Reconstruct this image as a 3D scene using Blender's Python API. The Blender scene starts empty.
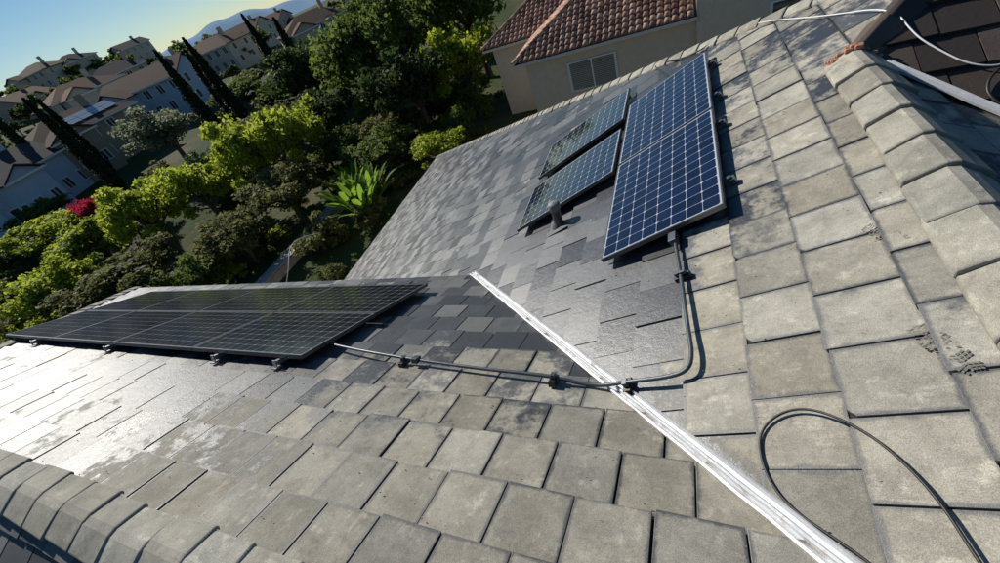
import bpy, math, random
import numpy as np
from mathutils import Vector, Matrix
random.seed(7); rng=np.random.default_rng(7)
scene=bpy.context.scene
TH=math.radians(26.84); T=math.tan(TH); CT=math.cos(TH); ST=math.sin(TH)
HB=2.187; HA=1.687

# ------------------------------------------------------------------ helpers
def link(o,parent=None):
    scene.collection.objects.link(o)
    if parent: o.parent=parent
    return o
def empty(name,loc=(0,0,0)):
    e=bpy.data.objects.new(name,None); e.location=loc; e.empty_display_size=.2
    return link(e)
def mesh_obj(name,verts,faces,mats=(),parent=None,smooth=False,midx=None):
    me=bpy.data.meshes.new(name); me.from_pydata([tuple(v) for v in verts],[],faces)
    for m in mats: me.materials.append(m)
    if midx is not None: me.polygons.foreach_set('material_index',midx)
    if smooth: me.polygons.foreach_set('use_smooth',[True]*len(faces))
    me.update()
    return link(bpy.data.objects.new(name,me),parent)
class MB:
    def __init__(s): s.v=[];s.f=[];s.m=[]
    def box(s,x0,x1,y0,y1,z0,z1,m=0,tf=None):
        b=len(s.v)
        P=[(x0,y0,z0),(x1,y0,z0),(x1,y1,z0),(x0,y1,z0),(x0,y0,z1),(x1,y0,z1),(x1,y1,z1),(x0,y1,z1)]
        if tf: P=[tf(*p) for p in P]
        s.v+=P
        for q in[(0,3,2,1),(4,5,6,7),(0,1,5,4),(1,2,6,5),(2,3,7,6),(3,0,4,7)]:
            s.f.append(tuple(b+i for i in q)); s.m.append(m)
    def poly(s,P,m=0):
        b=len(s.v); s.v+=list(P); s.f.append(tuple(range(b,b+len(P)))); s.m.append(m)
    def obj(s,name,mats,parent=None,smooth=False): return mesh_obj(name,s.v,s.f,mats,parent,smooth,s.m)
def bevel(o,w=.004,seg=1):
    m=o.modifiers.new('bevel','BEVEL'); m.width=w; m.segments=seg; m.limit_method='ANGLE'; m.angle_limit=math.radians(35)
def tube(name,pts,r,mat,parent=None,nurbs=True,res=4):
    c=bpy.data.curves.new(name,'CURVE'); c.dimensions='3D'; c.bevel_depth=r; c.bevel_resolution=res; c.use_fill_caps=True
    sp=c.splines.new('NURBS' if nurbs else 'POLY'); sp.points.add(len(pts)-1)
    for p,q in zip(sp.points,pts): p.co=(*q,1)
    if nurbs: sp.order_u=3; sp.use_endpoint_u=True; sp.resolution_u=8
    c.materials.append(mat)
    return link(bpy.data.objects.new(name,c),parent)

# ------------------------------------------------------------------ node helpers
class NT:
    def __init__(s,name):
        s.mat=bpy.data.materials.new(name); s.mat.use_nodes=True; s.t=s.mat.node_tree; s.t.nodes.clear()
        s.out=s.t.nodes.new('ShaderNodeOutputMaterial')
    def n(s,typ,**k):
        nd=s.t.nodes.new(typ)
        for a,b in k.items(): setattr(nd,a,b)
        return nd
    def set(s,sock,v):
        if isinstance(v,bpy.types.NodeSocket): s.t.links.new(v,sock)
        elif isinstance(v,(tuple,list)) and sock.type=='RGBA': sock.default_value=(*v[:3],1)
        else: sock.default_value=v
    def math(s,op,a,b=0.,c=None,clamp=False):
        nd=s.n('ShaderNodeMath',operation=op,use_clamp=clamp); s.set(nd.inputs[0],a); s.set(nd.inputs[1],b)
        if c is not None: s.set(nd.inputs[2],c)
        return nd.outputs[0]
    def mr(s,v,a,b,c=0.,d=1.,smooth=True):
        nd=s.n('ShaderNodeMapRange',interpolation_type='SMOOTHSTEP' if smooth else 'LINEAR')
        for i,x in enumerate((v,a,b,c,d)): s.set(nd.inputs[i],x)
        return nd.outputs[0]
    def noise(s,scale,detail=3,rough=.55,vec=None):
        nd=s.n('ShaderNodeTexNoise'); nd.inputs['Scale'].default_value=scale; nd.inputs['Detail'].default_value=detail; nd.inputs['Roughness'].default_value=rough
        if vec is not None: s.t.links.new(vec,nd.inputs['Vector'])
        return nd.outputs[0]
    def mix(s,f,a,b):
        nd=s.n('ShaderNodeMix',data_type='RGBA'); s.set(nd.inputs[0],f); s.set(nd.inputs[6],a); s.set(nd.inputs[7],b); return nd.outputs[2]
    def bsdf(s,col,rough=.6,metal=0.,spec=.5,bump=None,bstr=.3,bdist=.01,**k):
        p=s.n('ShaderNodeBsdfPrincipled'); s.set(p.inputs['Base Color'],col); s.set(p.inputs['Roughness'],rough); s.set(p.inputs['Metallic'],metal); s.set(p.inputs['Specular IOR Level'],spec)
        for a,b in k.items(): s.set(p.inputs[a],b)
        if bump is not None:
            bn=s.n('ShaderNodeBump'); bn.inputs['Strength'].default_value=bstr; bn.inputs['Distance'].default_value=bdist
            s.t.links.new(bump,bn.inputs['Height']); s.t.links.new(bn.outputs[0],p.inputs['Normal'])
        s.t.links.new(p.outputs[0],s.out.inputs[0]); return p
    def pos(s): return s.n('ShaderNodeNewGeometry').outputs['Position']
    def attr(s,name): return s.n('ShaderNodeAttribute',attribute_name=name)
def simple(name,col,rough=.6,metal=0.,var=.25,scale=6.,bump=.15,spec=.5):
    m=NT(name); p=m.pos(); n=m.noise(scale,5,.6,p); n2=m.noise(scale*9,3,.6,p)
    f=m.math('ADD',m.math('MULTIPLY',n,.7),m.math('MULTIPLY',n2,.3))
    f=m.mr(f,.3,.7)
    c=m.mix(f,tuple(x*(1-var) for x in col),tuple(min(1,x*(1+var)) for x in col))
    m.bsdf(c,rough,metal,spec,bump=n2,bstr=bump,bdist=.005)
    return m.mat

# ------------------------------------------------------------------ roof tile material
def tile_mat(name,xr,yr,dark=(.062,.066,.073),mid=(.15,.149,.143),light=(.42,.395,.33),bias=0.,wetrough=.45,wspec=.5,outline=1.,tv=.46,chalk=.7):
    m=NT(name); P=m.pos(); sx=m.n('ShaderNodeSeparateXYZ'); m.t.links.new(P,sx.inputs[0])
    fld=m.math('MULTIPLY',m.mr(sx.outputs[0],*xr),m.mr(sx.outputs[1],*yr))
    rnd=m.attr('rnd').outputs['Fac']
    tuv=m.attr('tuv').outputs['Vector']; su=m.n('ShaderNodeSeparateXYZ'); m.t.links.new(tuv,su.inputs[0])
    u,v=su.outputs[0],su.outputs[1]
    e=m.math('MINIMUM',m.math('MINIMUM',u,m.math('SUBTRACT',1.,u)),m.math('MINIMUM',v,m.math('SUBTRACT',1.,v)))
    off=m.n('ShaderNodeVectorMath',operation='ADD'); m.t.links.new(P,off.inputs[0])
    cb=m.n('ShaderNodeCombineXYZ'); m.set(cb.inputs[0],m.math('MULTIPLY',rnd,37.)); m.set(cb.inputs[2],m.math('MULTIPLY',rnd,11.)); m.t.links.new(cb.outputs[0],off.inputs[1])
    pv=off.outputs[0]
    n1=m.noise(5.,5,.65,pv); n2=m.noise(1.1,3,.5,P); n3=m.noise(26.,4,.7,pv); n4=m.noise(260.,2,.8,P); n5=m.noise(9.,6,.72,pv)
    # streaks that run down each tile
    sc=m.n('ShaderNodeCombineXYZ'); m.set(sc.inputs[0],m.math('MULTIPLY',u,9.)); m.set(sc.inputs[1],m.math('MULTIPLY',v,1.3)); m.set(sc.inputs[2],m.math('MULTIPLY',rnd,91.))
    n6=m.noise(1.,4,.6,sc.outputs[0])
    val=m.math('MULTIPLY',fld,.86)
    val=m.math('ADD',val,m.math('MULTIPLY',m.math('SUBTRACT',rnd,.5),.55))
    val=m.math('ADD',val,m.math('MULTIPLY',m.math('SUBTRACT',n1,.5),1.5))
    val=m.math('ADD',val,m.math('MULTIPLY',m.math('SUBTRACT',n2,.5),1.1))
    val=m.math('ADD',val,m.math('MULTIPLY',m.math('SUBTRACT',n3,.5),.5))
    val=m.math('ADD',val,bias)
    dry=m.mr(val,.32,.64)
    en=m.math('ADD',e,m.math('MULTIPLY',m.math('SUBTRACT',n5,.5),.15))
    ol=m.mr(en,.01,.065,1.-.85*outline,1.)
    dry=m.math('MULTIPLY',dry,ol)
    wn=m.n('ShaderNodeTexWhiteNoise',noise_dimensions='1D'); m.set(wn.inputs[1],m.math('MULTIPLY',rnd,531.))
    tone=m.math('ADD',1.-tv*.55,m.math('MULTIPLY',wn.outputs[0],tv))
    c=m.mix(m.mr(m.math('ADD',m.math('MULTIPLY',wn.outputs[0],.5),m.math('MULTIPLY',n1,.5)),.3,.8),dark,mid)
    lt=m.mix(m.mr(n1,.3,.7),tuple(x*.68 for x in light),light)
    lt=m.mix(m.math('MULTIPLY',m.mr(n5,.52,.66,0.,chalk),m.mr(n6,.38,.6)),lt,tuple(min(.62,x*1.42) for x in light))
    lt=m.mix(m.mr(n6,.58,.74,0.,.4),lt,tuple(x*.55 for x in light))
    lt=m.mix(m.mr(n3,.60,.78,0.,.55),lt,tuple(x*.42 for x in light))
    c=m.mix(m.math('MULTIPLY',dry,m.mr(n3,.2,.6,.72,1.)),c,lt)
    hue=m.mix(m.math('FRACT',m.math('MULTIPLY',rnd,77.)),(1.02,1.,.955),(.985,1.,1.015))
    hm=m.n('ShaderNodeVectorMath',operation='MULTIPLY'); m.t.links.new(c,hm.inputs[0]); m.t.links.new(hue,hm.inputs[1])
    sp=m.mr(n4,.35,.68,.66,1.30,False)
    vm=m.n('ShaderNodeVectorMath',operation='SCALE'); m.t.links.new(hm.outputs[0],vm.inputs[0]); m.set(vm.inputs[3],m.math('MULTIPLY',sp,tone))
    rough=m.mr(dry,0,1,wetrough,.88,False)
    rough=m.math('ADD',rough,m.math('MULTIPLY',m.math('SUBTRACT',n3,.5),.22))
    rough=m.math('ADD',rough,m.math('MULTIPLY',m.math('SUBTRACT',wn.outputs[0],.5),.12))
    spec=m.mr(dry,0,1,wspec,.2,False)
    h=m.math('ADD',m.math('MULTIPLY',n4,.5),m.math('ADD',m.math('MULTIPLY',n3,.9),m.math('MULTIPLY',n5,1.2)))
    m.bsdf(vm.outputs[0],rough,0.,spec,bump=h,bstr=.5,bdist=.004)
    return m.mat
M_tA=tile_mat('concrete_tile_lower_roof',(-4.6,-1.8),(2.3,.95),wetrough=.45,wspec=.55)
M_tB=tile_mat('concrete_tile_main_roof',(-.5,.45),(15.,1.5),dark=(.055,.059,.066),mid=(.115,.117,.118),wetrough=.37,wspec=.8,bias=-.06)
M_tC=tile_mat('concrete_tile_back',(0,.1),(14.,1.),bias=-.1,wetrough=.7)
M_tD=tile_mat('concrete_tile_upper_roof',(50.,51.),(50.,51.),dark=(.05,.036,.03),mid=(.085,.062,.05),bias=-.6,wetrough=.75)
M_cap=tile_mat('ridge_cap_concrete',(-30,-20.),(40,0),dark=(.13,.127,.118),mid=(.20,.19,.17),light=(.43,.41,.345),bias=.12,wetrough=.8,outline=.5,wspec=.25,tv=.35)
M_under=simple('roof_underlay',(.03,.03,.03),.9)
M_stucco=simple('beige_stucco',(.62,.53,.41),.9,scale=3,var=.08)
M_white=simple('white_painted_metal',(.78,.78,.76),.42,.0,var=.12,scale=9,bump=.1)
M_trim=simple('white_trim',(.62,.6,.56),.6,var=.08)
M_cond=simple('grey_conduit_pipe',(.065,.082,.095),.4,.15,var=.2,scale=14)
M_blk=simple('black_rubber',(.016,.016,.017),.5,var=.2)
M_alu=simple('aluminium',(.62,.63,.64),.33,.9,var=.1)
M_frame=simple('anodised_frame',(.13,.135,.145),.32,.8,var=.1)
M_vent=simple('vent_pipe_grey',(.10,.105,.105),.5,.2,var=.2)
M_vtop=simple('vent_pipe_cap',(.22,.215,.20),.6,.0,var=.2)
M_mortar=simple('terracotta_mortar',(.42,.20,.12),.9,scale=20)
m=NT('galvanised_flashing'); p=m.pos(); n=m.noise(14,6,.75,p); n2=m.noise(3,4,.6,p)
c=m.mix(m.mr(n,.52,.72,0,.75),(.74,.75,.76),(.30,.25,.19)); c=m.mix(m.mr(n2,.4,.7,0,.3),c,(.5,.5,.5))
m.bsdf(c,m.mr(n,.3,.7,.32,.65),.35,.5,bump=n,bstr=.25,bdist=.003); M_flash=m.mat

# ------------------------------------------------------------------ roof planes
class Plane:
    def __init__(s,g,z0):
        s.g=np.array(g,float); s.e=np.array([-s.g[1],s.g[0]]); s.z0=z0
        s.n=np.array([s.g[0]*ST,s.g[1]*ST,CT])
    def us(s,x,y): p=np.array([x,y]); return (p@s.e,(p@s.g)/CT)
    def pt(s,u,v,h=0.):
        q=s.e*u+s.g*(v*CT); return np.array([q[0],q[1],s.z0-v*ST])+s.n*h
    def xy(s,x,y,h=0.): return s.pt(*s.us(x,y),h)
PB=Plane((-1,0),-HB); PA=Plane((0,1),-HA)
PE=Plane((0,-1),-HA+T*.2)
PC=Plane((1,0),-1.605+T*1.15)
PD=Plane((0,-1),-1.605-T*4.0)
PG=Plane((-1,0),-HA+T*8.54)
PF=Plane((0,1),-HB+T*6.7)

def clip(poly,a,b,c):
    out=[]
    for i in range(len(poly)):
        p,q=poly[i],poly[(i+1)%len(poly)]
        dp=a*p[0]+b*p[1]-c; dq=a*q[0]+b*q[1]-c
        if dp>=0: out.append(p)
        if (dp>=0)!=(dq>=0):
            k=dp/(dp-dq); out.append((p[0]+(q[0]-p[0])*k,p[1]+(q[1]-p[1])*k))
    return out
def ccw(P):
    A=sum(P[i][0]*P[(i+1)%len(P)][1]-P[(i+1)%len(P)][0]*P[i][1] for i in range(len(P)))
    return P if A>0 else P[::-1]
def edges(P):
    P=ccw(P); r=[]
    for i in range(len(P)):
        p,q=P[i],P[(i+1)%len(P)]; a,b=-(q[1]-p[1]),(q[0]-p[0]); r.append((a,b,a*p[0]+b*p[1]))
    return r
def tiled(name,pl,pieces,mat,parent,W=.335,E=.345,TK=.030,bev=True,seed=0,offs=(0,0)):
    R=random.Random(seed)
    P=[[tuple(pl.us(*p)) for p in pc] for pc in pieces]
    ED=[edges(p) for p in P]
    us=[q[0] for p in P for q in p]; vs=[q[1] for p in P for q in p]
    V=[];Fc=[];rn=[];uv=[]
    base=MB()
    for p in P: base.poly([pl.pt(q[0],q[1],-.022) for q in (ccw(p))],0)
    r0=int(math.floor(min(vs)/E))-1; r1=int(math.ceil(max(vs)/E))+1
    c0=int(math.floor(min(us)/W))-1; c1=int(math.ceil(max(us)/W))+1
    inside=lambda q:any(all(a*q[0]+b*q[1]>=c-1e-6 for a,b,c in ed) for ed in ED)
    for r in range(r0,r1):
        sh=(r%2)*.5*W+R.uniform(-.02,.02)+offs[0]
        for c in range(c0,c1):
            g=.005+R.random()*.006
            ju=R.uniform(-.003,.003)
            ua=c*W+sh+g/2+ju; ub=(c+1)*W+sh-g/2+ju
            va=r*E+offs[1]; vb=(r+1)*E+offs[1]+R.uniform(-.010,.007)
            rv=R.random(); lift=R.uniform(-.003,.005); tl=R.uniform(-.005,.005); sk=R.uniform(-.004,.004)
            rect=[(ua,va),(ub,va),(ub,vb+sk),(ua,vb-sk)]
            ch=R.random()
            if ch<.12: k_=R.uniform(.012,.035); rect=[(ua,va),(ub,va),(ub,vb-k_),(ub-k_*1.2,vb),(ua,vb)]
            elif ch<.24: k_=R.uniform(.012,.035); rect=[(ua,va),(ub,va),(ub,vb),(ua+k_*.9,vb),(ua,vb-k_)]
            if all(inside(q) for q in rect): polys=[rect]
            else:
                polys=[]
                for ed in ED:
                    q=rect
                    for k in ed:
                        q=clip(q,*k)
                        if len(q)<3: break
                    if len(q)>=3: polys.append(q)
            for q in polys:
                n=len(q); b=len(V)
                for (a,s_) in q:
                    k=(s_-va)/E
                    V.append(pl.pt(a,s_,-.018+TK*.18+TK*k+lift+tl*(a-ua)/W))
                for (a,s_) in q: V.append(pl.pt(a,s_,-.0215))
                Fc.append(list(range(b,b+n))); rn.append(rv); uv+=[((a-ua)/(ub-ua),(s_-va)/E,0) for a,s_ in q]
                for i in range(n):
                    j=(i+1)%n
                    Fc.append([b+i,b+n+i,b+n+j,b+j]); rn.append(rv); uv+=[(0,0,0)]*4
    v0,v1,v2=[np.array(V[i]) for i in Fc[0][:3]]
    if np.cross(v1-v0,v2-v1)@pl.n<0:
        nf=[];nu=[];k=0
        for f in Fc:
            L=len(f); nf.append(f[::-1]); nu+=uv[k:k+L][::-1]; k+=L
        Fc,uv=nf,nu
    o=mesh_obj(name,V,Fc,[mat],parent)
    at=o.data.attributes.new('rnd','FLOAT','FACE'); at.data.foreach_set('value',rn)
    at=o.data.attributes.new('tuv','FLOAT_VECTOR','CORNER'); at.data.foreach_set('vector',[x for t in uv for x in t])
    if bev: bevel(o,.003)
    base.obj(name+'_underlay',[M_under],parent)
    return o
house=empty('tile_roof_house')
K=.988
tiled('lower_roof_tiles',PA,[[(1.09,-.1),(K-3.9,3.9),(-12.44,3.9),(-8.44,-.1)]],M_tA,house,seed=1)
tiled('main_roof_tiles',PB,[
  [(1.15,-.15),(1.15,3.75),(K-3.75,3.75)],
  [(1.15,3.75),(1.15,4.0),(-14,4.0),(-14,3.75)],
  [(1.15,4.0),(1.925,4.775),(-14,20.7),(-14,4.0)],
  [(1.15,-.15),(1.15,-3.),(-1.7,-3.)]],M_tB,house,seed=2,offs=(.1,.06))
tiled('near_slope_tiles',PE,[[(1.09,-.1),(-8.44,-.1),(-11.4,-3.),(-1.8,-3.)]],M_tC,house,seed=3)
tiled('east_slope_tiles',PC,[[(1.15,-3),(1.15,4.0),(6.1,-.95),(6.1,-3)]],M_tC,house,seed=4)
tiled('upper_roof_tiles',PD,[[(1.15,4.0),(1.925,4.775),(7.,4.775),(7.,-1.85)]],M_tD,house,seed=5,W=.33,E=.3)
tiled('west_slope_tiles',PG,[[(-8.44,-.1),(-12.44,3.9),(-12.44,-3.)]],M_tC,house,seed=6,bev=False)
tiled('far_slope_tiles',PF,[[(1.925,4.775),(-14,20.7),(7,20.7),(7,4.775)]],M_tC,house,seed=8,bev=False)

def caps(name,A,Bp,mat,w=.15,h=.075,L=.30,parent=house,seed=0,lift=.012,step=.020):
    """overlapping two-sided ridge tiles: flat wings meeting at a slightly rounded apex"""
    R=random.Random(seed)
    A=np.array(A,float);Bp=np.array(Bp,float);d=Bp-A;n=int(np.linalg.norm(d)/L);d/=np.linalg.norm(d)
    side=np.cross(d,(0,0,1.));side/=np.linalg.norm(side);up=np.cross(side,d)
    V=[];Fc=[];rn=[];uv=[]
    prof=[(-1,-1.25),(-1,-.86),(-.5,-.12),(-.14,.36),(.14,.36),(.5,-.12),(1,-.86),(1,-1.25)]
    m=len(prof)
    for i in range(n):
        b=len(V);rv=R.random();jw=R.uniform(.96,1.04);jo=R.uniform(-.008,.008);jl=R.uniform(-.01,.01);sk=R.uniform(-.012,.012);jz=R.uniform(-.003,.004)
        for (t_,ex,k) in((-.02,0.,.97),(L+.03+jl,step,1.02)):
            for (a,z) in prof: V.append(A+d*(i*L+t_+a*sk)+side*(a*w*k*jw+jo)+up*(z*h+lift+ex+jz))
        for (a,z) in prof: V.append(A+d*(i*L+L+.03+jl+a*sk)+side*(a*w*.97*jw+jo)+up*(z*h+lift-.002+jz))
        for j in range(m-1):
            Fc.append([b+j,b+m+j,b+m+j+1,b+j+1]);rn.append(rv);uv+=[(j/(m-1),.0,0),(j/(m-1),1,0),((j+1)/(m-1),1,0),((j+1)/(m-1),.0,0)]
            Fc.append([b+m+j,b+2*m+j,b+2*m+j+1,b+m+j+1]);rn.append(rv);uv+=[(0,0,0)]*4
    o=mesh_obj(name,V,Fc,[mat],parent)
    at=o.data.attributes.new('rnd','FLOAT','FACE'); at.data.foreach_set('value',rn)
    at=o.data.attributes.new('tuv','FLOAT_VECTOR','CORNER'); at.data.foreach_set('vector',[x for t in uv for x in t])
    bevel(o,.005,2)
    s=o.modifiers.new('solid','SOLIDIFY'); s.thickness=.010; s.offset=0
    return o
zr=-1.605
pk=PB.xy(1.925,4.775)[2]
caps('ridge_caps_main',(1.15,3.95,zr),(1.15,-.3,zr),M_cap,w=.165,h=.075,L=.325,seed=1,lift=.03)
caps('ridge_caps_lower',(-8.44,-.1,zr-.03),(1.1,-.1,zr-.03),M_cap,w=.15,h=.036,L=.30,seed=2,lift=.008,step=.008)
caps('hip_caps_west',(-12.44,3.9,PA.xy(-12.44,3.9)[2]),(-8.44,-.1,zr-.03),M_cap,w=.12,h=.05,seed=3)
caps('hip_caps_far',(-14,20.7,PB.xy(-14,20.7)[2]),(1.925,4.775,pk),M_cap,w=.11,h=.05,seed=4)
caps('hip_caps_upper',(1.15,4.0,zr),(1.925,4.775,pk),M_tD,w=.12,seed=5)
caps('ridge_caps_upper',(1.925,4.775,pk),(7,4.775,pk),M_tD,w=.12,seed=5)
mb=MB()
for i in range(40):
    a=random.uniform(-1,1); x=1.15+a*.16; y=3.99+random.uniform(-.05,.03); z=zr+.09-abs(a)*.115+random.uniform(-.008,.008); s=random.uniform(.012,.026)
    mb.box(x-s,x+s,y-s*.7,y+s*.7,z-s*.6,z+s*.6,0)
o=mb.obj('ridge_end_mortar',[M_mortar],house); bevel(o,.010,2)

def flashing(name,A,Bp,w=.062,lift=.018):
    A=np.array(A);Bp=np.array(Bp);d=(Bp-A);L=np.linalg.norm(d);d/=L
    side=np.cross(d,(0,0,1.));side/=np.linalg.norm(side);up=np.cross(side,d)
    prof=[(-1,-.004),(-1,.012),(-.80,.020),(-.66,.004),(-.22,-.004),(-.18,.026),(0,.036),(.18,.026),(.22,-.004),(.66,.004),(.80,.020),(1,.012),(1,-.004)]
    V=[];Fc=[];m=len(prof);N=int(L/.12)
    for i in range(N+1):
        p=A+d*(L*i/N); j=side*random.uniform(-.0015,.0015)+up*random.uniform(-.0012,.0012)
        st=.0 if (i//16)%2 else .003
        for a,z in prof: V.append(p+j+side*a*w*(1+random.uniform(-.03,.03))+up*(z+lift+abs(a)*w*.30+st))
    for i in range(N):
        for j in range(m-1):
            b=i*m+j; Fc.append((b,b+m,b+m+1,b+1))
    return mesh_obj(name,V,Fc,[M_flash],house)
zv=lambda x:T*x-HB
flashing('valley_flashing',(1.1,K-1.1,zv(1.1)),(-2.95,K+2.95,zv(-2.95)),w=.048)
flashing('east_valley_flashing',(1.3,3.85,PC.xy(1.3,3.85)[2]),(4.,1.15,PC.xy(4.,1.15)[2]),w=.035,lift=.03)

mb=MB()
ze=PA.xy(0,3.9)[2]; zb=PB.xy(-14,0)[2]
mb.box(-12.4,-2.7,3.86,3.9,ze-.2,ze-.03,0)
mb.box(-14.03,-13.99,3.9,20.7,zb-.2,zb-.03,0)
mb.box(-14.,7,20.7,20.74,zb-.2,zb-.03,0)
mb.obj('fascia',[M_trim],house)
mb=MB()
mb.box(-11.9,-3.3,-2.,3.4,-12.6,ze-.35,0)
mb.box(-13.4,6.5,4.2,20.1,-12.6,zb-.25,0)
mb.obj('walls',[M_stucco],house)

# ------------------------------------------------------------------ solar panels
def cell_mat(name,cell,back,line=.02,dia=.13,rough=.07,dustm=.03):
    m=NT(name); a=m.attr('puv').outputs['Vector']; s=m.n('ShaderNodeSeparateXYZ'); m.t.links.new(a,s.inputs[0])
    fr=[];ins=[]
    for i,N in((0,12.),(1,8.)):
        f=m.math('FRACT',s.outputs[i]); fr.append(m.math('MINIMUM',f,m.math('SUBTRACT',1.,f)))
        ins.append(m.math('MULTIPLY',m.math('GREATER_THAN',s.outputs[i],0.),m.math('LESS_THAN',s.outputs[i],N)))
    ln=m.math('LESS_THAN',m.math('MINIMUM',*fr),line)
    dm=m.math('LESS_THAN',m.math('ADD',*fr),dia)
    msk=m.math('MAXIMUM',m.math('MAXIMUM',ln,dm),m.math('SUBTRACT',1.,m.math('MULTIPLY',*ins)))
    cellid=m.n('ShaderNodeVectorMath',operation='FLOOR'); m.t.links.new(a,cellid.inputs[0])
    wn=m.n('ShaderNodeTexWhiteNoise',noise_dimensions='3D'); m.t.links.new(cellid.outputs[0],wn.inputs[0])
    c=m.mix(wn.outputs[0],tuple(x*.6 for x in cell),tuple(x*1.4 for x in cell))
    c=m.mix(msk,c,back)
    P=m.pos(); dn=m.noise(2.2,5,.7,P); d2=m.noise(60,3,.7,P)
    dust=m.mr(m.math('ADD',m.math('MULTIPLY',dn,.7),m.math('MULTIPLY',d2,.3)),.42,.75,0.,dustm)
    c=m.mix(dust,c,(.45,.42,.36))
    m.bsdf(c,m.math('ADD',rough,dust),0.,.5,bump=m.noise(1.5,2,.5,P),bstr=.03,bdist=.01)
    return m.mat
M_cellB=cell_mat('solar_cells_blue',(.004,.009,.034),(.42,.45,.50),line=.013,dia=.115,rough=.035,dustm=.02)
M_cellA=cell_mat('solar_cells_black',(.008,.010,.018),(.28,.29,.30),line=.016,dia=.10,rough=.13)
def panel(name,pl,u0,v0,du,dv,mat,parent,long_u=True,h=.13):
    F=.012; th=.038
    tf=lambda a,b,c:tuple(pl.pt(a,b,c))
    mb=MB(); u1,v1=u0+du,v0+dv
    mb.box(u0,u1,v0,v0+F,h-th,h+.002,1,tf); mb.box(u0,u1,v1-F,v1,h-th,h+.002,1,tf)
    mb.box(u0,u0+F,v0+F,v1-F,h-th,h+.002,1,tf); mb.box(u1-F,u1,v0+F,v1-F,h-th,h+.002,1,tf)
    mb.box(u0+F,u1-F,v0+F,v1-F,h-.008,h-.001,0,tf)
    o=mb.obj(name,[mat,M_frame],parent)
    me=o.data; at=me.attributes.new('puv','FLOAT_VECTOR','CORNER')
    mg=.012+F; buf=np.zeros((len(me.loops),3))
    for lp in me.loops:
        p=np.array(me.vertices[lp.vertex_index].co); p=p-np.array([0,0,pl.z0])
        hh=p@pl.n; q=p-pl.n*hh
        u=q[:2]@pl.e; v=(q[:2]@pl.g)/CT
        a=(u-u0-mg)/(du-2*mg); b=(v-v0-mg)/(dv-2*mg)
        buf[lp.index]=(a*12,b*8,0) if long_u else (b*12,a*8,0)
    at.data.foreach_set('vector',buf.ravel())
    return o
def plbox(mb,pl,x0,x1,y0,y1,h0,h1,m=0):
    a=pl.us(x0,y0);b=pl.us(x1,y1)
    mb.box(min(a[0],b[0]),max(a[0],b[0]),min(a[1],b[1]),max(a[1],b[1]),h0,h1,m,lambda p,q,r:tuple(pl.pt(p,q,r)))
arrB=empty('solar_panel_array')
for y0 in(2.703,4.283):
    panel('module',PB,-(y0+1.56),-.311,1.56,1.046,M_cellB,arrB)
for y0 in(4.216,5.541):
    panel('module',PB,-(y0+1.046),.80,1.046,1.56,M_cellB,arrB,long_u=False)
mb=MB()
for y in(3.05,4.0,4.62,5.5):
    plbox(mb,PB,-.735*CT,.36*CT,y,y+.035,.05,.09,0)
    plbox(mb,PB,.34*CT,.38*CT,y-.012,y+.05,.01,.07,0)
for y in(4.45,5.02,5.78,6.35):
    plbox(mb,PB,-2.40*CT,-.8*CT,y,y+.04,.05,.09,0)
    plbox(mb,PB,-2.40*CT,-2.34*CT,y-.01,y+.05,.01,.05,0)
mb.obj('mounting_rails',[M_cond],arrB)
arrA=empty('solar_panel_array')
X1=-3.245; W_=1.70
for i in range(4):
    for j in range(2):
        x1=X1-i*(W_+.012)
        panel('module',PA,-x1,1.541+j*1.058,W_,1.046,M_cellA,arrA)
mb=MB()
for x in(-3.55,-4.5,-6.75,-8.95):
    tf=lambda p,q,r:tuple(PA.pt(p,q,r))
    mb.box(-x-.02,-x+.02,1.49,3.70,.045,.085,0,tf)
    mb.box(-x-.03,-x+.03,1.45,1.53,.012,.024,0,tf)
    mb.box(-x-.022,-x+.022,1.475,1.485,.02,.095,0,tf)
mb.obj('mounting_rails',[M_alu],arrA)

# conduit
cp=[PA.xy(-3.5,1.75,.075),PA.xy(-3.13,1.66,.075),PA.xy(-2.23,1.53,.075),PA.xy(-1.48,1.48,.06),PA.xy(-.88,1.44,.07),PB.xy(-.57,1.44,.085),PB.xy(-.31,1.43,.075),PB.xy(-.12,1.415,.065),PB.xy(.0,1.43,.065),PB.xy(.02,1.55,.065),PB.xy(.0,1.72,.065),PB.xy(-.04,2.23,.065),PB.xy(-.08,2.62,.07),PB.xy(-.085,2.8,.08)]
cond=empty('electrical_conduit')
tube('pipe',cp,.0135,M_cond,cond)
mb=MB()
for pl,x,y,dx in((PA,-2.23,1.53,1),(PA,-.88,1.44,1),(PB,-.36,1.43,1),(PB,-.04,2.23,0)):
    a,b=(.025,.05) if dx else (.05,.025)
    plbox(mb,pl,x-a,x+a,y-b,y+b,.012,.055,1)
    plbox(mb,pl,x-a*.7,x+a*.7,y-b*.45,y+b*.45,.055,.09,0)
plbox(mb,PA,-2.12,-2.06,1.49,1.55,.052,.098,0)
plbox(mb,PB,-.11,-.055,2.58,2.68,.05,.11,0)
o=mb.obj('clamps',[M_cond,M_blk],cond); bevel(o,.005,2)
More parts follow.
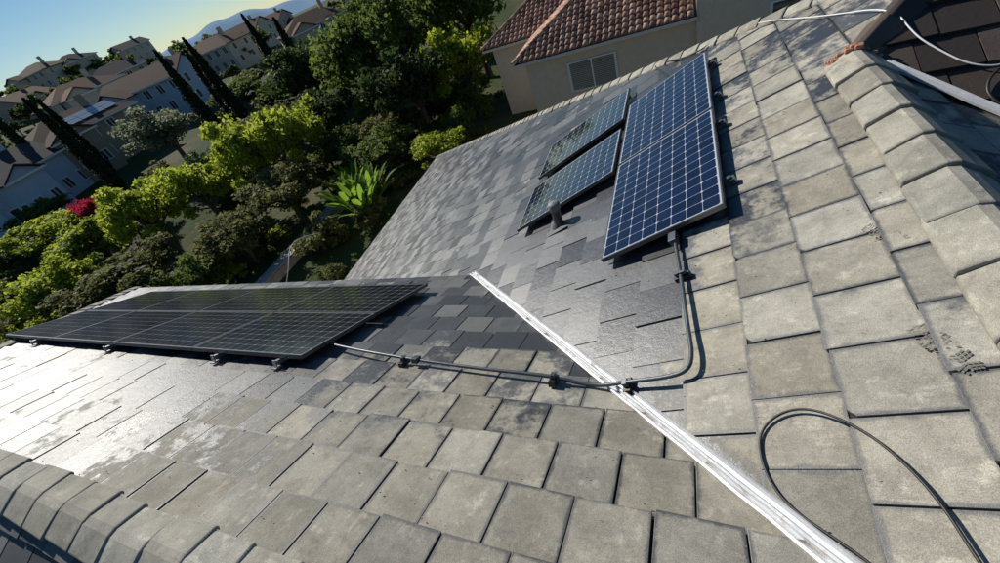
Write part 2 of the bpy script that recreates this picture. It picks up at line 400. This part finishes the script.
# cables
loop=[(.80,.35),(.75,.60),(.72,.78),(.65,.95),(.56,1.07),(.45,1.15),(.35,1.14),(.27,1.06),(.26,.94),(.29,.81),(.35,.72),(.44,.64),(.52,.57),(.66,.40)]
tube('black_cable',[PB.xy(x,y,.024) for x,y in loop],.0055,M_blk)
top=[(PB,.17,6.25),(PB,.41,6.32),(PB,.75,5.9),(PB,.91,5.56),(PB,1.18,4.89),(PD,1.42,4.32),(PD,1.5,4.05),(PD,1.58,3.92),(PD,1.74,3.72),(PD,1.92,3.68),(PD,2.1,3.8)]
tube('white_cable',[p.xy(x,y,.03) for p,x,y in top],.0055,M_white)
tube('black_cable',[p.xy(x,y,.03) for p,x,y in((PD,2.2,3.75),(PD,1.9,3.7),(PD,1.8,3.62),(PD,1.77,3.5),(PD,1.85,3.38),(PD,2.1,3.4))],.009,M_blk)
tube('black_cable',[PB.xy(x,y,.03) for x,y in((-.1,5.8),(-.3,6.6),(-.45,7.15),(-.15,6.7),(.1,6.35),(.3,6.3))],.008,M_blk)
# plumbing vent
vent=empty('roof_vent_pipe')
def lathe(prof,c,n=20):
    V=[];Fc=[]
    for r,z in prof:
        for i in range(n): a=2*math.pi*i/n; V.append((c[0]+r*math.cos(a),c[1]+r*math.sin(a),c[2]+z))
    for k in range(len(prof)-1):
        for i in range(n): j=(i+1)%n; Fc.append((k*n+i,k*n+j,(k+1)*n+j,(k+1)*n+i))
    return V,Fc
c=PB.xy(-1.45,3.95)
V,Fc=lathe([(.10,-.02),(.075,.04),(.058,.06),(.055,.07),(.055,.22),(.062,.22),(.062,.25)],c)
mesh_obj('pipe',V,Fc,[M_vent],vent,True)
V,Fc=lathe([(.066,.252),(.072,.26),(.072,.32),(.055,.34),(.0,.345)],c)
mesh_obj('cap',V,Fc,[M_vtop],vent,True)
mb=MB(); plbox(mb,PB,-1.60,-1.28,3.80,4.10,.014,.02,0); mb.obj('base_flashing',[M_vent],vent)
# debris
mb=MB()
for i in range(420):
    if random.random()<.5: pl,x,y=PB,random.uniform(-1,1.1),random.uniform(.6,6)
    else: pl,x,y=PA,random.uniform(-5,.5),random.uniform(0,1.4)
    if (pl is PB and x+y<1.05) or (pl is PA and x+y>.9): continue
    s=random.uniform(.001,.0035); plbox(mb,pl,x-s,x+s,y-s*.6,y+s*.6,.012,.015+s,0)
mb.obj('roof_debris',[simple('debris',(.42,.38,.3),.9)])
M_print=simple('damp_print',(.16,.15,.125),.9)
mb=MB()
for (x,y,ang,sc) in((.88,2.04,.5,.8),(.88,1.34,.35,1.)):
    ca,sa=math.cos(ang),math.sin(ang)
    for i in range(-9,10):
        ly=i*.0135*sc; wd=.046*sc*(1-.45*abs(i/9)**2)*(0.75 if -4<i<1 else 1)
        if i in(-2,-3): continue
        for k in range(-3,3):
            if random.random()<.12: continue
            lx=(k+.5)*wd/3; w2=wd/3*.42; l2=.0042*sc
            P=[]
            for dx,dy in((-w2,-l2),(w2,-l2),(w2,l2),(-w2,l2)):
                px,py=lx+dx,ly+dy+abs(lx+dx)*.4*(1 if i%6<3 else -1)
                P.append(tuple(PB.xy(x+px*ca-py*sa,y+px*sa+py*ca,.0175)))
            mb.poly(P,0)
mb.obj('shoe_print',[M_print])

# ------------------------------------------------------------------ terrain
def ground(x,y):
    r=math.hypot(x,y); az=math.degrees(math.atan2(-x,y))
    if az<-100: az+=360
    H=np.interp(az,[20,32,40,46,51,59,66,80,130],[-12,-11,-8,-5,-1,7,11,17,17])
    h1=np.interp(az,[20,45,55],[-12.,-10.,-7.5])
    h0=np.interp(az,[20,45,55],[-12.5,-11.,-10.3])
    return float(np.interp(r,[0,45,65,100,260,420,1500,9000],[-12.5,-12.5,h0,h1,H,H-8,-30,-30]))
V=[];Fc=[];rs=[0.5]+list(np.geomspace(4,9000,90));NA=120
for r in rs:
    for i in range(NA):
        a=2*math.pi*i/NA; x,y=-r*math.sin(a),r*math.cos(a); V.append((x,y,ground(x,y)+math.sin(x*.11)*math.cos(y*.13)*.3*min(1,r/60)))
for k in range(len(rs)-1):
    for i in range(NA): j=(i+1)%NA; Fc.append((k*NA+i,k*NA+j,(k+1)*NA+j,(k+1)*NA+i))
Fc.append(tuple(range(NA))[::-1])
m=NT('ground_soil_and_lawn'); p=m.pos(); n=m.noise(.12,5,.6,p); n2=m.noise(2.,5,.7,p)
c=m.mix(m.mr(n,.45,.65),(.05,.075,.022),(.13,.11,.06)); c=m.mix(m.math('MULTIPLY',n2,.5),c,(.035,.05,.018))
m.bsdf(c,.95,spec=.1,bump=n2,bstr=.6,bdist=.2)
mesh_obj('ground',V,Fc,[m.mat],smooth=True)
V=[];Fc=[];N=160
for i in range(N+1):
    az=math.radians(10+i*90/N); r=4200; hgt=45+60*math.exp(-((math.degrees(az)-50)/7)**2)+14*math.sin(i*.31)+8*math.sin(i*.9+1)
    for rr,z in((r-900,-30),(r-300,hgt*.55),(r,hgt),(r+500,-30)): V.append((-rr*math.sin(az),rr*math.cos(az),z))
for i in range(N):
    for k in range(3): b=i*4+k; Fc.append((b,b+1,b+5,b+4))
mesh_obj('distant_hills',V,Fc,[simple('hazy_hill',(.22,.33,.46),1.,scale=.002,var=.06,spec=0.)],smooth=True)  # distance haze is painted into the blue-grey base colour
M_path=simple('path_concrete',(.42,.39,.34),.9,scale=1.5)
mb=MB(); mb.box(-26.9,-25.0,8,27,-12.48,-12.4,0); mb.obj('garden_path',[M_path])
mb=MB()
for k in range(24): mb.box(-24.9,-24.6,8+k*.75,8+k*.75+.73,-12.5,-11.9+random.uniform(-.03,.03),0)
mb.box(-24.95,-24.55,8,26,-11.86,-11.78,0)
mb.obj('garden_wall',[simple('block_wall',(.40,.37,.31),.9,scale=3)])
tube('garden_hose',[(-21.8+.3*math.sin(t*.9),11.6+t*.55,-10.2-1.6*((t-5)/5)**2) for t in range(9)],.025,M_trim)

# ------------------------------------------------------------------ foliage
def leaf_mat(name,a,b,trans=.45):
    m=NT(name); r=m.attr('rnd').outputs['Fac']; oi=m.n('ShaderNodeObjectInfo').outputs['Random']
    f=m.math('ADD',m.math('MULTIPLY',r,.6),m.math('MULTIPLY',oi,.4)); c=m.mix(f,a,b)
    d=m.n('ShaderNodeBsdfPrincipled'); m.set(d.inputs['Base Color'],c); d.inputs['Roughness'].default_value=.65; d.inputs['Specular IOR Level'].default_value=.12
    t=m.n('ShaderNodeBsdfTranslucent'); c2=m.mix(.5,c,tuple(min(1,x*2.2) for x in b)); m.set(t.inputs[0],c2)
    mx=m.n('ShaderNodeMixShader'); mx.inputs[0].default_value=trans
    m.t.links.new(d.outputs[0],mx.inputs[1]); m.t.links.new(t.outputs[0],mx.inputs[2]); m.t.links.new(mx.outputs[0],m.out.inputs[0])
    return m.mat
L_bright=leaf_mat('leaf_bright_green',(.09,.15,.015),(.32,.37,.04),.53)
L_mid=leaf_mat('leaf_green',(.035,.07,.014),(.14,.185,.04),.45)
L_dark=leaf_mat('leaf_dark_green',(.018,.038,.012),(.065,.10,.028),.33)
L_olive=leaf_mat('leaf_olive',(.055,.07,.022),(.16,.165,.06),.4)
L_grey=leaf_mat('leaf_grey_green',(.10,.12,.08),(.22,.24,.15),.38)
L_mag=leaf_mat('bougainvillea_flower',(.28,.01,.04),(.45,.03,.07),.35)
L_cyp=leaf_mat('cypress_leaf',(.010,.020,.010),(.026,.042,.018),.1)
M_bark=simple('bark',(.10,.075,.05),.9,scale=8,bump=.5)
def leaves(P,N,size,rg,aspect=.55):
    n=len(P); a=rg.normal(size=(n,3)); a/=np.linalg.norm(a,axis=1)[:,None]
    nn=N+rg.normal(size=(n,3))*.7; t=np.cross(nn,a); t/=np.linalg.norm(t,axis=1)[:,None]+1e-9
    b=np.cross(nn,t); b/=np.linalg.norm(b,axis=1)[:,None]+1e-9
    s=size*rg.uniform(.6,1.4,size=(n,1))
    return np.stack([P-t*s,P-b*s*aspect,P+t*s,P+b*s*aspect],1).reshape(-1,3)
def tree_mesh(name,R,H,nblob,per,size,mat,seed,flat=.85):
    rg=np.random.default_rng(seed); rd=random.Random(seed)
    V=[];Fc=[];mi=[];rn=[]
    def limb(p,q,r0,r1,n=7):
        p=np.array(p,float);q=np.array(q,float);d=q-p;d/=np.linalg.norm(d);s=np.cross(d,(.3,.9,.2));s/=np.linalg.norm(s);t=np.cross(d,s);b=len(V)
        for c,r in((p,r0),(q,r1)):
            for i in range(n): a=2*math.pi*i/n; V.append(c+s*math.cos(a)*r+t*math.sin(a)*r)
        for i in range(n): j=(i+1)%n; Fc.append((b+i,b+j,b+n+j,b+n+i)); mi.append(1); rn.append(.5)
    cz=H-R*flat
    k0=np.array([rd.uniform(-.3,.3),rd.uniform(-.3,.3),max(.8,cz-R*.6)])
    limb((0,0,-.8),k0,R*.09,R*.06)
    cen=[]
    for i in range(nblob):
        d=rg.normal(size=3); d/=np.linalg.norm(d)
        if d[2]<-.45: d[2]*=-.6
        rr=R*rg.uniform(.35,.92)*(1+.25*math.sin(3*math.atan2(d[1],d[0])+seed))
        c=np.array([0,0,cz])+d*rr*np.array([1,1,flat]); cen.append(c)
        if i<14:
            mid=(k0+c)/2+rg.normal(size=3)*.15*R*.3
            limb(k0,mid,R*.04,R*.025,5); limb(mid,c,R*.025,R*.008,5)
    allP=[];allN=[];br=[]
    for c in cen:
        rb=R*rg.uniform(.14,.31); n=int(per*rg.uniform(.6,1.3)); d=rg.normal(size=(n,3)); d/=np.linalg.norm(d,axis=1)[:,None]
        rad=rb*rg.uniform(.3,1.25,size=(n,1))
        allP.append(c+d*rad*np.array([1,1,.75])); allN.append(d); br.append(np.clip(rg.normal(rg.uniform(.1,.9),.2,size=n),0,1))
    P=np.concatenate(allP);Nn=np.concatenate(allN);br=np.concatenate(br)
    LV=leaves(P,Nn,size,rg); b=len(V); V=np.concatenate([np.array(V),LV]); n=len(P)
    Fc+= [(b+4*i,b+4*i+1,b+4*i+2,b+4*i+3) for i in range(n)]; mi+=[0]*n; rn+=list(br)
    me=bpy.data.meshes.new(name); me.from_pydata(V.tolist(),[],Fc); me.materials.append(mat); me.materials.append(M_bark)
    me.polygons.foreach_set('material_index',mi); at=me.attributes.new('rnd','FLOAT','FACE'); at.data.foreach_set('value',rn); me.update()
    return me
def cyp_mesh(name,H,R,seed):
    rg=np.random.default_rng(seed); n=6000
    z=rg.uniform(.02,1,size=n)**.9; a=rg.uniform(0,2*math.pi,size=n)
    prof=np.sin(np.clip(z,0,1)**.75*math.pi)**.55*(1-.45*z)
    rr=R*prof*(rg.uniform(.6,1.15,size=n))*(1+.18*np.sin(a*3+z*9+seed)+.12*np.sin(a*5-z*17))
    P=np.stack([rr*np.cos(a),rr*np.sin(a),z*H],1); N=np.stack([np.cos(a),np.sin(a),np.full(n,.4)],1)
    V=leaves(P,N,.16,rg,.5); V=V.tolist(); b=len(V)
    Fc=[(4*i,4*i+1,4*i+2,4*i+3) for i in range(n)]; mi=[0]*n; rn=list(rg.uniform(0,1,size=n))
    for k,(r,zz) in enumerate(((.16,-.5),(.12,H*.4),(.02,H*.97))):
        for i in range(6): t=2*math.pi*i/6; V.append((r*math.cos(t),r*math.sin(t),zz))
    for k in range(2):
        for i in range(6): j=(i+1)%6; Fc.append((b+k*6+i,b+k*6+j,b+k*6+6+j,b+k*6+6+i)); mi.append(1); rn.append(.5)
    me=bpy.data.meshes.new(name); me.from_pydata(V,[],Fc); me.materials.append(L_cyp); me.materials.append(M_bark)
    me.polygons.foreach_set('material_index',mi); at=me.attributes.new('rnd','FLOAT','FACE'); at.data.foreach_set('value',rn); me.update()
    return me
ME={}
for k,mt in(('bright',L_bright),('mid',L_mid),('dark',L_dark),('olive',L_olive),('grey',L_grey)):
    ME[k]=[tree_mesh('%s_tree_%d'%(k,i),3.,6.4,54,150,.155 if k!='bright' else .165,mt,10*i+len(k)) for i in range(2)]
ME['far']=[tree_mesh('far_tree_%d'%i,3.,6.,26,50,.38,(L_dark,L_mid,L_olive)[i],50+i) for i in range(3)]
ME['shrub']=[tree_mesh('shrub_%d'%i,1.4,2.,22,110,.11,(L_mid,L_bright,L_olive)[i],70+i) for i in range(3)]
ME['mag']=[tree_mesh('bougainvillea',1.6,2.4,26,110,.11,L_mag,81)]
def put(name,me,x,y,z=None,s=1.,sz=None,parent=None):
    o=bpy.data.objects.new(name,me); o.location=(x,y,ground(x,y) if z is None else z); o.rotation_euler=(0,0,random.uniform(0,6.28)); o.scale=(s,s,sz or s)
    return link(o,parent)
TR=[(-38,21,-8,3.6,'bright'),(-33.7,24.2,-7.5,3.5,'bright'),(-31.7,27,-7.6,3.5,'bright'),(-42.3,18,-8.1,3.6,'bright'),(-49,16,-8.8,3.7,'bright'),(-43,10,-9.3,3.5,'bright'),
 (-29,15.6,-9.9,2.7,'olive'),(-27.8,20.3,-9.6,3,'olive'),(-36,11.2,-9.7,4,'olive'),(-57,33,-5.6,4.3,'grey'),(-41,43,-6,5.2,'dark'),(-29.5,38,-5.6,4.9,'mid'),
 (-26,40,-5.4,5.2,'mid'),(-18.4,37,-8,3.6,'bright'),(-17,25.5,-10.7,2.2,'bright'),(-22.3,26,-10.2,2.7,'mid'),(-59,17,-8,4,'bright'),(-62,14,-9,4.2,'mid'),
 (-65,52,-6.6,4.6,'mid'),(-22,33,-8,4,'dark'),(-33,33,-8.5,3.6,'dark'),(-46,27,-9,3,'dark'),(-48,38,-8.6,3.6,'olive'),(-37,50,-6,5,'olive'),(-20,46,-4.6,6,'mid'),(-28,28,-10,2.4,'mid'),(-55,8,-9.5,3.5,'olive'),(-31,10,-10.6,2.2,'mid'),(-24,29,-10,2.5,'olive'),(-47,47,-7,4.5,'dark'),(-70,22,-8.4,3.6,'mid'),(-52,22,-9.4,2.6,'bright'),(-60,62,-6.5,4.4,'dark'),(-50,68,-6,5.,'dark')]
NM={'bright':'bright_green_tree','mid':'broadleaf_tree','dark':'dark_green_tree','olive':'olive_green_tree','grey':'grey_green_tree'}
for i,(x,y,zc,R,k) in enumerate(TR):
    g=ground(x,y); s=R/3.; sz=max(.5,(zc-g)/3.85)
    put(NM[k],ME[k][i%2],x,y,g,s,sz)
cm=[cyp_mesh('cypress_%d'%i,12.2,.85,i) for i in range(2)]
for i,(x,y,s) in enumerate(((-64,28,1.0),(-52,36,.98),(-53,41,.98),(-56,54,1.0),(-82,31,1.05),(-60,45,.85),(-46,48,.9),(-74,33,.9))):
    o=put('cypress_tree',cm[i%2],x,y,None,1.,s); o.rotation_euler=(random.uniform(-.03,.03),random.uniform(-.03,.03),random.uniform(0,6))
shr=empty('garden_shrubs')
for i in range(180):
    az=math.radians(random.uniform(24,88)); r=random.uniform(23,68); x,y=-r*math.sin(az),r*math.cos(az)
    if -28.5<x<-23.6 and 7<y<27: continue
    if x>-16 and y<22: continue
    if x>-13 and y>25: continue
    s=random.uniform(.6,1.5); put('shrub',ME['shrub'][random.choice((0,0,1,2,2))],x,y,None,s,s*random.uniform(.7,1.2),shr)
for x,y in((-58,21),(-59.5,22),(-60.5,20.5)): put('bougainvillea_bush',ME['mag'][0],x,y,-9.5,.9,1.1)
far=empty('distant_trees')
NEARH=((-84,38),(-88,56),(-80,25),(-84,98),(-76,34),(-78,50),(-72,23))
for i in range(400):
    az=math.radians(random.uniform(26,100)); r=random.uniform(72,285); x,y=-r*math.sin(az),r*math.cos(az)
    if any(math.hypot(x-a,y-b)<12 for a,b in NEARH): continue
    s=random.uniform(.4,.95)*(1+.3*(r>150)); put('far_tree',ME['far'][random.choice((0,1,1,2))],x,y,None,s,s*random.uniform(.55,1.0),far)
def banana(x,y,n=13,L=2.4):
    mb=MB(); z=ground(x,y); rd=random.Random(int(x*7))
    for i in range(n):
        a=2*math.pi*i/n*1.6; el=rd.uniform(.7,1.35); N=9; lft=[];rgt=[]
        p=np.array([x,y,z+.2]); d=np.array([math.cos(a)*math.cos(el),math.sin(a)*math.cos(el),math.sin(el)]); s=np.array([-math.sin(a),math.cos(a),0])
        for k in range(N+1):
            t=k/N; w=.02 if t<.35 else .22*math.sin((t-.35)/.65*math.pi)**.6+.01
            lft.append(tuple(p-s*w+np.array([0,0,w*.3])));rgt.append((tuple(p),tuple(p+s*w+np.array([0,0,w*.3]))))
            p=p+d*L*1.3/N; d=d+np.array([0,0,-.13*t*1.6]); d/=np.linalg.norm(d)
        for k in range(N):
            mb.poly([lft[k],rgt[k][0],rgt[k+1][0],lft[k+1]],0); mb.poly([rgt[k][0],rgt[k][1],rgt[k+1][1],rgt[k+1][0]],0)
    return mb
L_ban=leaf_mat('banana_leaf',(.10,.19,.02),(.20,.32,.035),.45)
for x,y in((-22,20.2),(-21,21.3),(-22.6,22),(-20.4,19.4)): banana(x,y,n=17,L=2.5).obj('banana_plant',[L_ban])

# ------------------------------------------------------------------ neighbour house
m=NT('terracotta_barrel_tile'); r=m.attr('rnd').outputs['Fac']; p=m.pos(); n=m.noise(3,4,.6,p)
c=m.mix(r,(.15,.075,.055),(.60,.36,.25)); c=m.mix(m.mr(n,.45,.75,0,.5),c,(.12,.08,.06)); m.bsdf(c,.85,bump=m.noise(30,3,.6,p),bstr=.3,bdist=.01); M_terra=m.mat
m=NT('window_glass'); m.bsdf((.05,.06,.065),.06,0,.6); M_glass=m.mat
M_blind=simple('window_blind',(.30,.29,.26),.8,var=.1)
M_wframe=simple('window_frame',(.7,.7,.68),.5,var=.05)
def barrel(name,O,e,g,pitch,inside,W,L,parent,tw=.37,tl=.45,seed=0):
    rd=random.Random(seed); O=np.array(O,float);e=np.array([*e,0.]);g=np.array([*g,0.])
    up=g*math.cos(pitch)+np.array([0,0,math.sin(pitch)]); n=np.cross(e,up); n=n if n[2]>0 else -n
    V=[];Fc=[];rn=[];S=6
    for r in range(int(L/tl)):
        for c in range(int(W/tw)):
            if not inside((c+.5)*tw,(r+.5)*tl*math.cos(pitch)): continue
            b=len(V);rv=rd.random();j=rd.uniform(-.015,.015)
            for k,t in enumerate((-.03,-.03,1.)):
                for s in range(S+1):
                    q=s/S; hh=.12*abs(math.sin(q*math.pi))**.6*(1. if k!=1 else .5)
                    V.append(O+e*((c+q)*tw+j)+up*((r+t)*tl)+n*(hh+(.075 if k==0 else 0)))
            m_=S+1
            for s in range(S):
                Fc.append((b+s,b+s+1,b+2*m_+s+1,b+2*m_+s)); rn.append(rv)
                Fc.append((b+s,b+m_+s,b+m_+s+1,b+s+1)); rn.append(rv*.4)
    o=mesh_obj(name,V,Fc,[M_terra],parent,True)
    at=o.data.attributes.new('rnd','FLOAT','FACE'); at.data.foreach_set('value',rn); return o
def window(mb_g,mb_f,x0,x1,z0,z1,y,face=-1,n=2):
    t=.09
    mb_g.box(x0,x1,y+.02*face,y+.05*face,z0,z1,0)
    mb_f.box(x0-t,x1+t,y,y+.09*face,z1,z1+t,0); mb_f.box(x0-t,x1+t,y,y+.11*face,z0-t,z0,0)
    for i in range(n+1):
        x=x0+(x1-x0)*i/n; mb_f.box(x-t/2-(t/2 if i==0 else 0),x+t/2+(t/2 if i==n else 0),y,y+.085*face,z0,z1,0)
nb=empty('neighbour_house')
mb=MB(); mb.box(-9.3,.6,27.3,36,-12.6,-6.95,0); mb.box(.6,20,27.0,38,-12.6,-.5,0); mb.box(-13.6,-9.3,33.3,40,-12.6,-6.95,0); mb.obj('walls',[M_stucco],nb)
pt=math.radians(26)
zE_=-7.0
barrel('front_tiles',(-9.9,26.7,zE_),(1,0),(0,1),pt,lambda a,b:a>b-.0,10.5,10,nb,seed=1)
barrel('side_tiles',(-9.9,26.7,zE_),(0,1),(1,0),pt,lambda a,b:a>b,12,9,nb,seed=2)
barrel('wing_front_tiles',(-14.2,32.7,zE_),(1,0),(0,1),pt,lambda a,b:a>b,8,9,nb,seed=3)
barrel('wing_side_tiles',(-14.2,32.7,zE_),(0,1),(1,0),pt,lambda a,b:a>b,10,9,nb,seed=4)
def hipcap(name,A,Bq):
    A=np.array(A,float);Bq=np.array(Bq,float);d=Bq-A;L=np.linalg.norm(d);d/=L;s=np.cross(d,(0,0,1.));s/=np.linalg.norm(s);u_=np.cross(s,d)
    V=[];Fc=[];rn=[];N=int(L/.4)
    for i in range(N):
        b=len(V);rv=random.random()
        for t_,rr in((0,.17),(.44,.13)):
            for k in range(7): a=math.pi*k/6; V.append(A+d*(i*.4+t_)+s*math.cos(a)*rr+u_*(math.sin(a)*rr+.04))
        for k in range(6): Fc.append((b+k,b+k+1,b+7+k+1,b+7+k)); rn.append(rv)
    o=mesh_obj(name,V,Fc,[M_terra],nb,True); at=o.data.attributes.new('rnd','FLOAT','FACE'); at.data.foreach_set('value',rn)
tp=math.tan(pt)
hipcap('hip_tiles',(-9.9,26.7,zE_+.03),(-.9,35.7,zE_+9*tp)); hipcap('wing_hip_tiles',(-14.2,32.7,zE_+.03),(-6.2,40.7,zE_+8*tp))
mb=MB()
mb.poly([(-9.9,26.7,zE_-.02),(.6,26.7,zE_-.02),(.6,35.7,zE_+9*tp-.02),(-.9,35.7,zE_+9*tp-.02)],0)
mb.poly([(-9.9,26.7,zE_-.02),(-.9,35.7,zE_+9*tp-.02),(-9.9,38,zE_-.02)],0)
mb.poly([(-14.2,32.7,zE_-.02),(-6,32.7,zE_-.02),(-6,40.7,zE_+8*tp-.02),(-6.2,40.7,zE_+8*tp-.02)],0)
mb.poly([(-14.2,32.7,zE_-.02),(-6.2,40.7,zE_+8*tp-.02),(-14.2,42,zE_-.02)],0)
mb.box(-9.9,.6,26.72,26.78,zE_-.2,zE_-.03,1); mb.box(-9.9,-9.84,26.78,38,zE_-.2,zE_-.03,1); mb.box(-14.2,-9.9,32.72,32.78,zE_-.2,zE_-.03,1)
mb.box(-9.9,.6,26.78,27.3,zE_-.2,zE_-.15,1)
mb.obj('roof_deck_and_fascia',[M_under,M_trim],nb)
a=MB();b=MB()
window(a,b,-6.6,-3.8,-9.5,-7.9,27.3,n=2); window(a,b,4,6.4,-9.2,-7.4,27.0)
bl=MB()
for k in range(15): bl.box(-6.55,-3.85,27.235,27.243,-9.48+k*.105,-9.48+k*.105+.07,0)
bl.obj('window_blinds',[M_blind],nb)
a.obj('window_glass',[M_glass],nb); b.obj('window_frames',[M_wframe],nb)

# ------------------------------------------------------------------ hillside houses
WC=[simple('stucco_%d'%i,c,.9,var=.06,scale=2) for i,c in enumerate(((.48,.39,.29),(.32,.25,.18),(.42,.50,.60),(.56,.48,.38)))]
RC=[simple('roof_%d'%i,c,.95,var=.3,scale=5,bump=.4,spec=.1) for i,c in enumerate(((.085,.06,.045),(.13,.085,.06),(.06,.055,.06),(.17,.10,.07)))]
def hhouse(x,y,w,d,h,rot,wc,rc,gable=True,wing=True,solar=False,z=None):
    g=(ground(x,y) if z is None else z); E=empty('hillside_house',(x,y,g)); E.rotation_euler=(0,0,rot)
    W=MB();R=MB();G=MB();F=MB()
    def blk(cx,cy,w,d,h,along_x,rise):
        W.box(cx-w/2,cx+w/2,cy-d/2,cy+d/2,-2,h,0)
        o=.5; x0,x1,y0,y1=cx-w/2-o,cx+w/2+o,cy-d/2-o,cy+d/2+o
        if along_x:
            hip=0 if gable else (y1-y0)/2
            A,B=(x0+hip,cy,h+rise),(x1-hip,cy,h+rise)
            R.poly([(x0,y0,h),(x1,y0,h),B,A]);R.poly([(x1,y1,h),(x0,y1,h),A,B])
            if gable:
                W.poly([(cx-w/2,cy-d/2,h),(cx-w/2,cy+d/2,h),(cx-w/2,cy,h+rise*.93)]);W.poly([(cx+w/2,cy-d/2,h),(cx+w/2,cy+d/2,h),(cx+w/2,cy,h+rise*.93)])
            else: R.poly([(x0,y1,h),(x0,y0,h),A]);R.poly([(x1,y0,h),(x1,y1,h),B])
        else:
            A,B=(cx,y0,h+rise),(cx,y1,h+rise)
            R.poly([(x0,y1,h),(x0,y0,h),A,B]);R.poly([(x1,y0,h),(x1,y1,h),B,A])
            W.poly([(cx-w/2,cy-d/2,h),(cx+w/2,cy-d/2,h),(cx,cy-d/2,h+rise*.93)]);W.poly([(cx+w/2,cy+d/2,h),(cx-w/2,cy+d/2,h),(cx,cy+d/2,h+rise*.93)])
        F.box(x0,x1,y0,y0+.12,h-.25,h-.01)
        ns=max(2,int(w/2.6))
        for lv in range(int(h//2.7)):
            for i in range(ns):
                xx=cx-w/2+(i+.5)*w/ns; window(G,F,xx-.55,xx+.55,1.+lv*2.8,2.3+lv*2.8,cy-d/2,n=2)
        for i in range(2):
            yy=cy-d/2+(i+.5)*d/2
            for lv in range(int(h//2.7)):
                for sx in(-1,1):
                    xx=cx+sx*w/2; G.box(min(xx,xx+sx*.05),max(xx,xx+sx*.05),yy-.5,yy+.5,1.+lv*2.8,2.3+lv*2.8)
                    F.box(min(xx,xx+sx*.04),max(xx,xx+sx*.04),yy-.62,yy+.62,.88+lv*2.8,2.42+lv*2.8)
    blk(0,0,w,d,h,True,d*.24)
    if wing: blk(-w*.22,-d/2-1.2,w*.36,3.,h-.3,False,w*.36*.3)
    W.box(w*.25,w*.25+.9,0,.7,h,h+d*.24+1.2,0)
    W.obj('walls',[WC[wc]],E);o=R.obj('roof',[RC[rc]],E);s=o.modifiers.new('s','SOLIDIFY');s.thickness=.18
    G.obj('window_glass',[M_glass],E);F.obj('trim',[M_wframe],E)
    if solar:
        S=MB()
        for i in range(4):
            for j in range(2):
                x0=-1+i*1.75;y0=-d/2+.9+j*1.15; z0=h+.12+(y0+d/2+.5)*.24*d/(d/2+.5); dz=1.08*.24*d/(d/2+.5)
                S.poly([(x0,y0,z0),(x0+1.68,y0,z0),(x0+1.68,y0+1.08,z0+dz),(x0,y0+1.08,z0+dz)])
        S.obj('solar_panels',[M_cellB],E)
    return E
for (x,y,w,d,h,dr,wc,rc,gb,wg,so) in((-84,38,15,10,5.6,.35,1,0,False,True,True),(-88,56,16,10,5.6,-.6,2,0,True,True,False),(-80,25,13,10,5.2,.6,2,2,True,True,False),(-84,98,16,11,5.6,.2,0,1,False,True,False),(-112,92,16,10,5.6,-.7,3,1,False,True,False),(-118,60,15,10,5.6,.4,3,3,False,True,False)):
    hhouse(x,y,w,d,h,math.atan2(-x,y)+dr,wc,rc,gb,wg,so)
for i in range(17):
    az=math.radians(34+i*2.6+random.uniform(-1.2,1.2)); r=random.choice((150,190,230,262))+random.uniform(-12,8); x,y=-r*math.sin(az),r*math.cos(az)
    hhouse(x,y,random.uniform(12,17),random.uniform(9,12),random.choice((3.2,5.6)),math.atan2(-x,y)+random.uniform(-.9,.9),random.choice((0,1,3,3)),random.randrange(4),random.random()<.3,random.random()<.6)

# ------------------------------------------------------------------ light, sky, camera
SAZ,SEL=66,31
w=bpy.data.worlds.new('World'); scene.world=w; w.use_nodes=True; nt=w.node_tree; nt.nodes.clear()
sk=nt.nodes.new('ShaderNodeTexSky'); sk.sky_type='NISHITA'; sk.sun_disc=False; sk.sun_elevation=math.radians(SEL); sk.sun_rotation=math.radians(-SAZ)
sk.air_density=1.0; sk.dust_density=.0; sk.ozone_density=3.
hs=nt.nodes.new('ShaderNodeHueSaturation'); hs.inputs['Saturation'].default_value=1.2
bg=nt.nodes.new('ShaderNodeBackground'); bg.inputs[1].default_value=.066; ow=nt.nodes.new('ShaderNodeOutputWorld')
nt.links.new(sk.outputs[0],hs.inputs['Color']); nt.links.new(hs.outputs[0],bg.inputs[0]); nt.links.new(bg.outputs[0],ow.inputs[0])
sl=bpy.data.lights.new('sun','SUN'); sl.energy=5.0; sl.angle=math.radians(.5); sl.color=(1.,.945,.86)
so=link(bpy.data.objects.new('sun',sl)); a,e=math.radians(SAZ),math.radians(SEL)
sd=Vector((-math.sin(a)*math.cos(e),math.cos(a)*math.cos(e),math.sin(e))); so.rotation_euler=sd.to_track_quat('Z','Y').to_euler()
y_,p_,r_=[math.radians(v) for v in(-33.147,39.185,24.102)]
F=Vector((math.sin(y_)*math.cos(p_),math.cos(y_)*math.cos(p_),-math.sin(p_))); r0=Vector((math.cos(y_),-math.sin(y_),0)); u0=r0.cross(F)
r=r0*math.cos(r_)-u0*math.sin(r_); u=u0*math.cos(r_)+r0*math.sin(r_)
cd=bpy.data.cameras.new('camera'); cam=link(bpy.data.objects.new('camera',cd)); cd.sensor_width=36; cd.lens=410.2/1000*36; cd.clip_start=.05; cd.clip_end=20000
cam.matrix_world=Matrix(((r.x,u.x,-F.x,0),(r.y,u.y,-F.y,0),(r.z,u.z,-F.z,0),(0,0,0,1)))
scene.camera=cam
scene.view_settings.view_transform='Standard'; scene.view_settings.look='None'; scene.view_settings.exposure=0
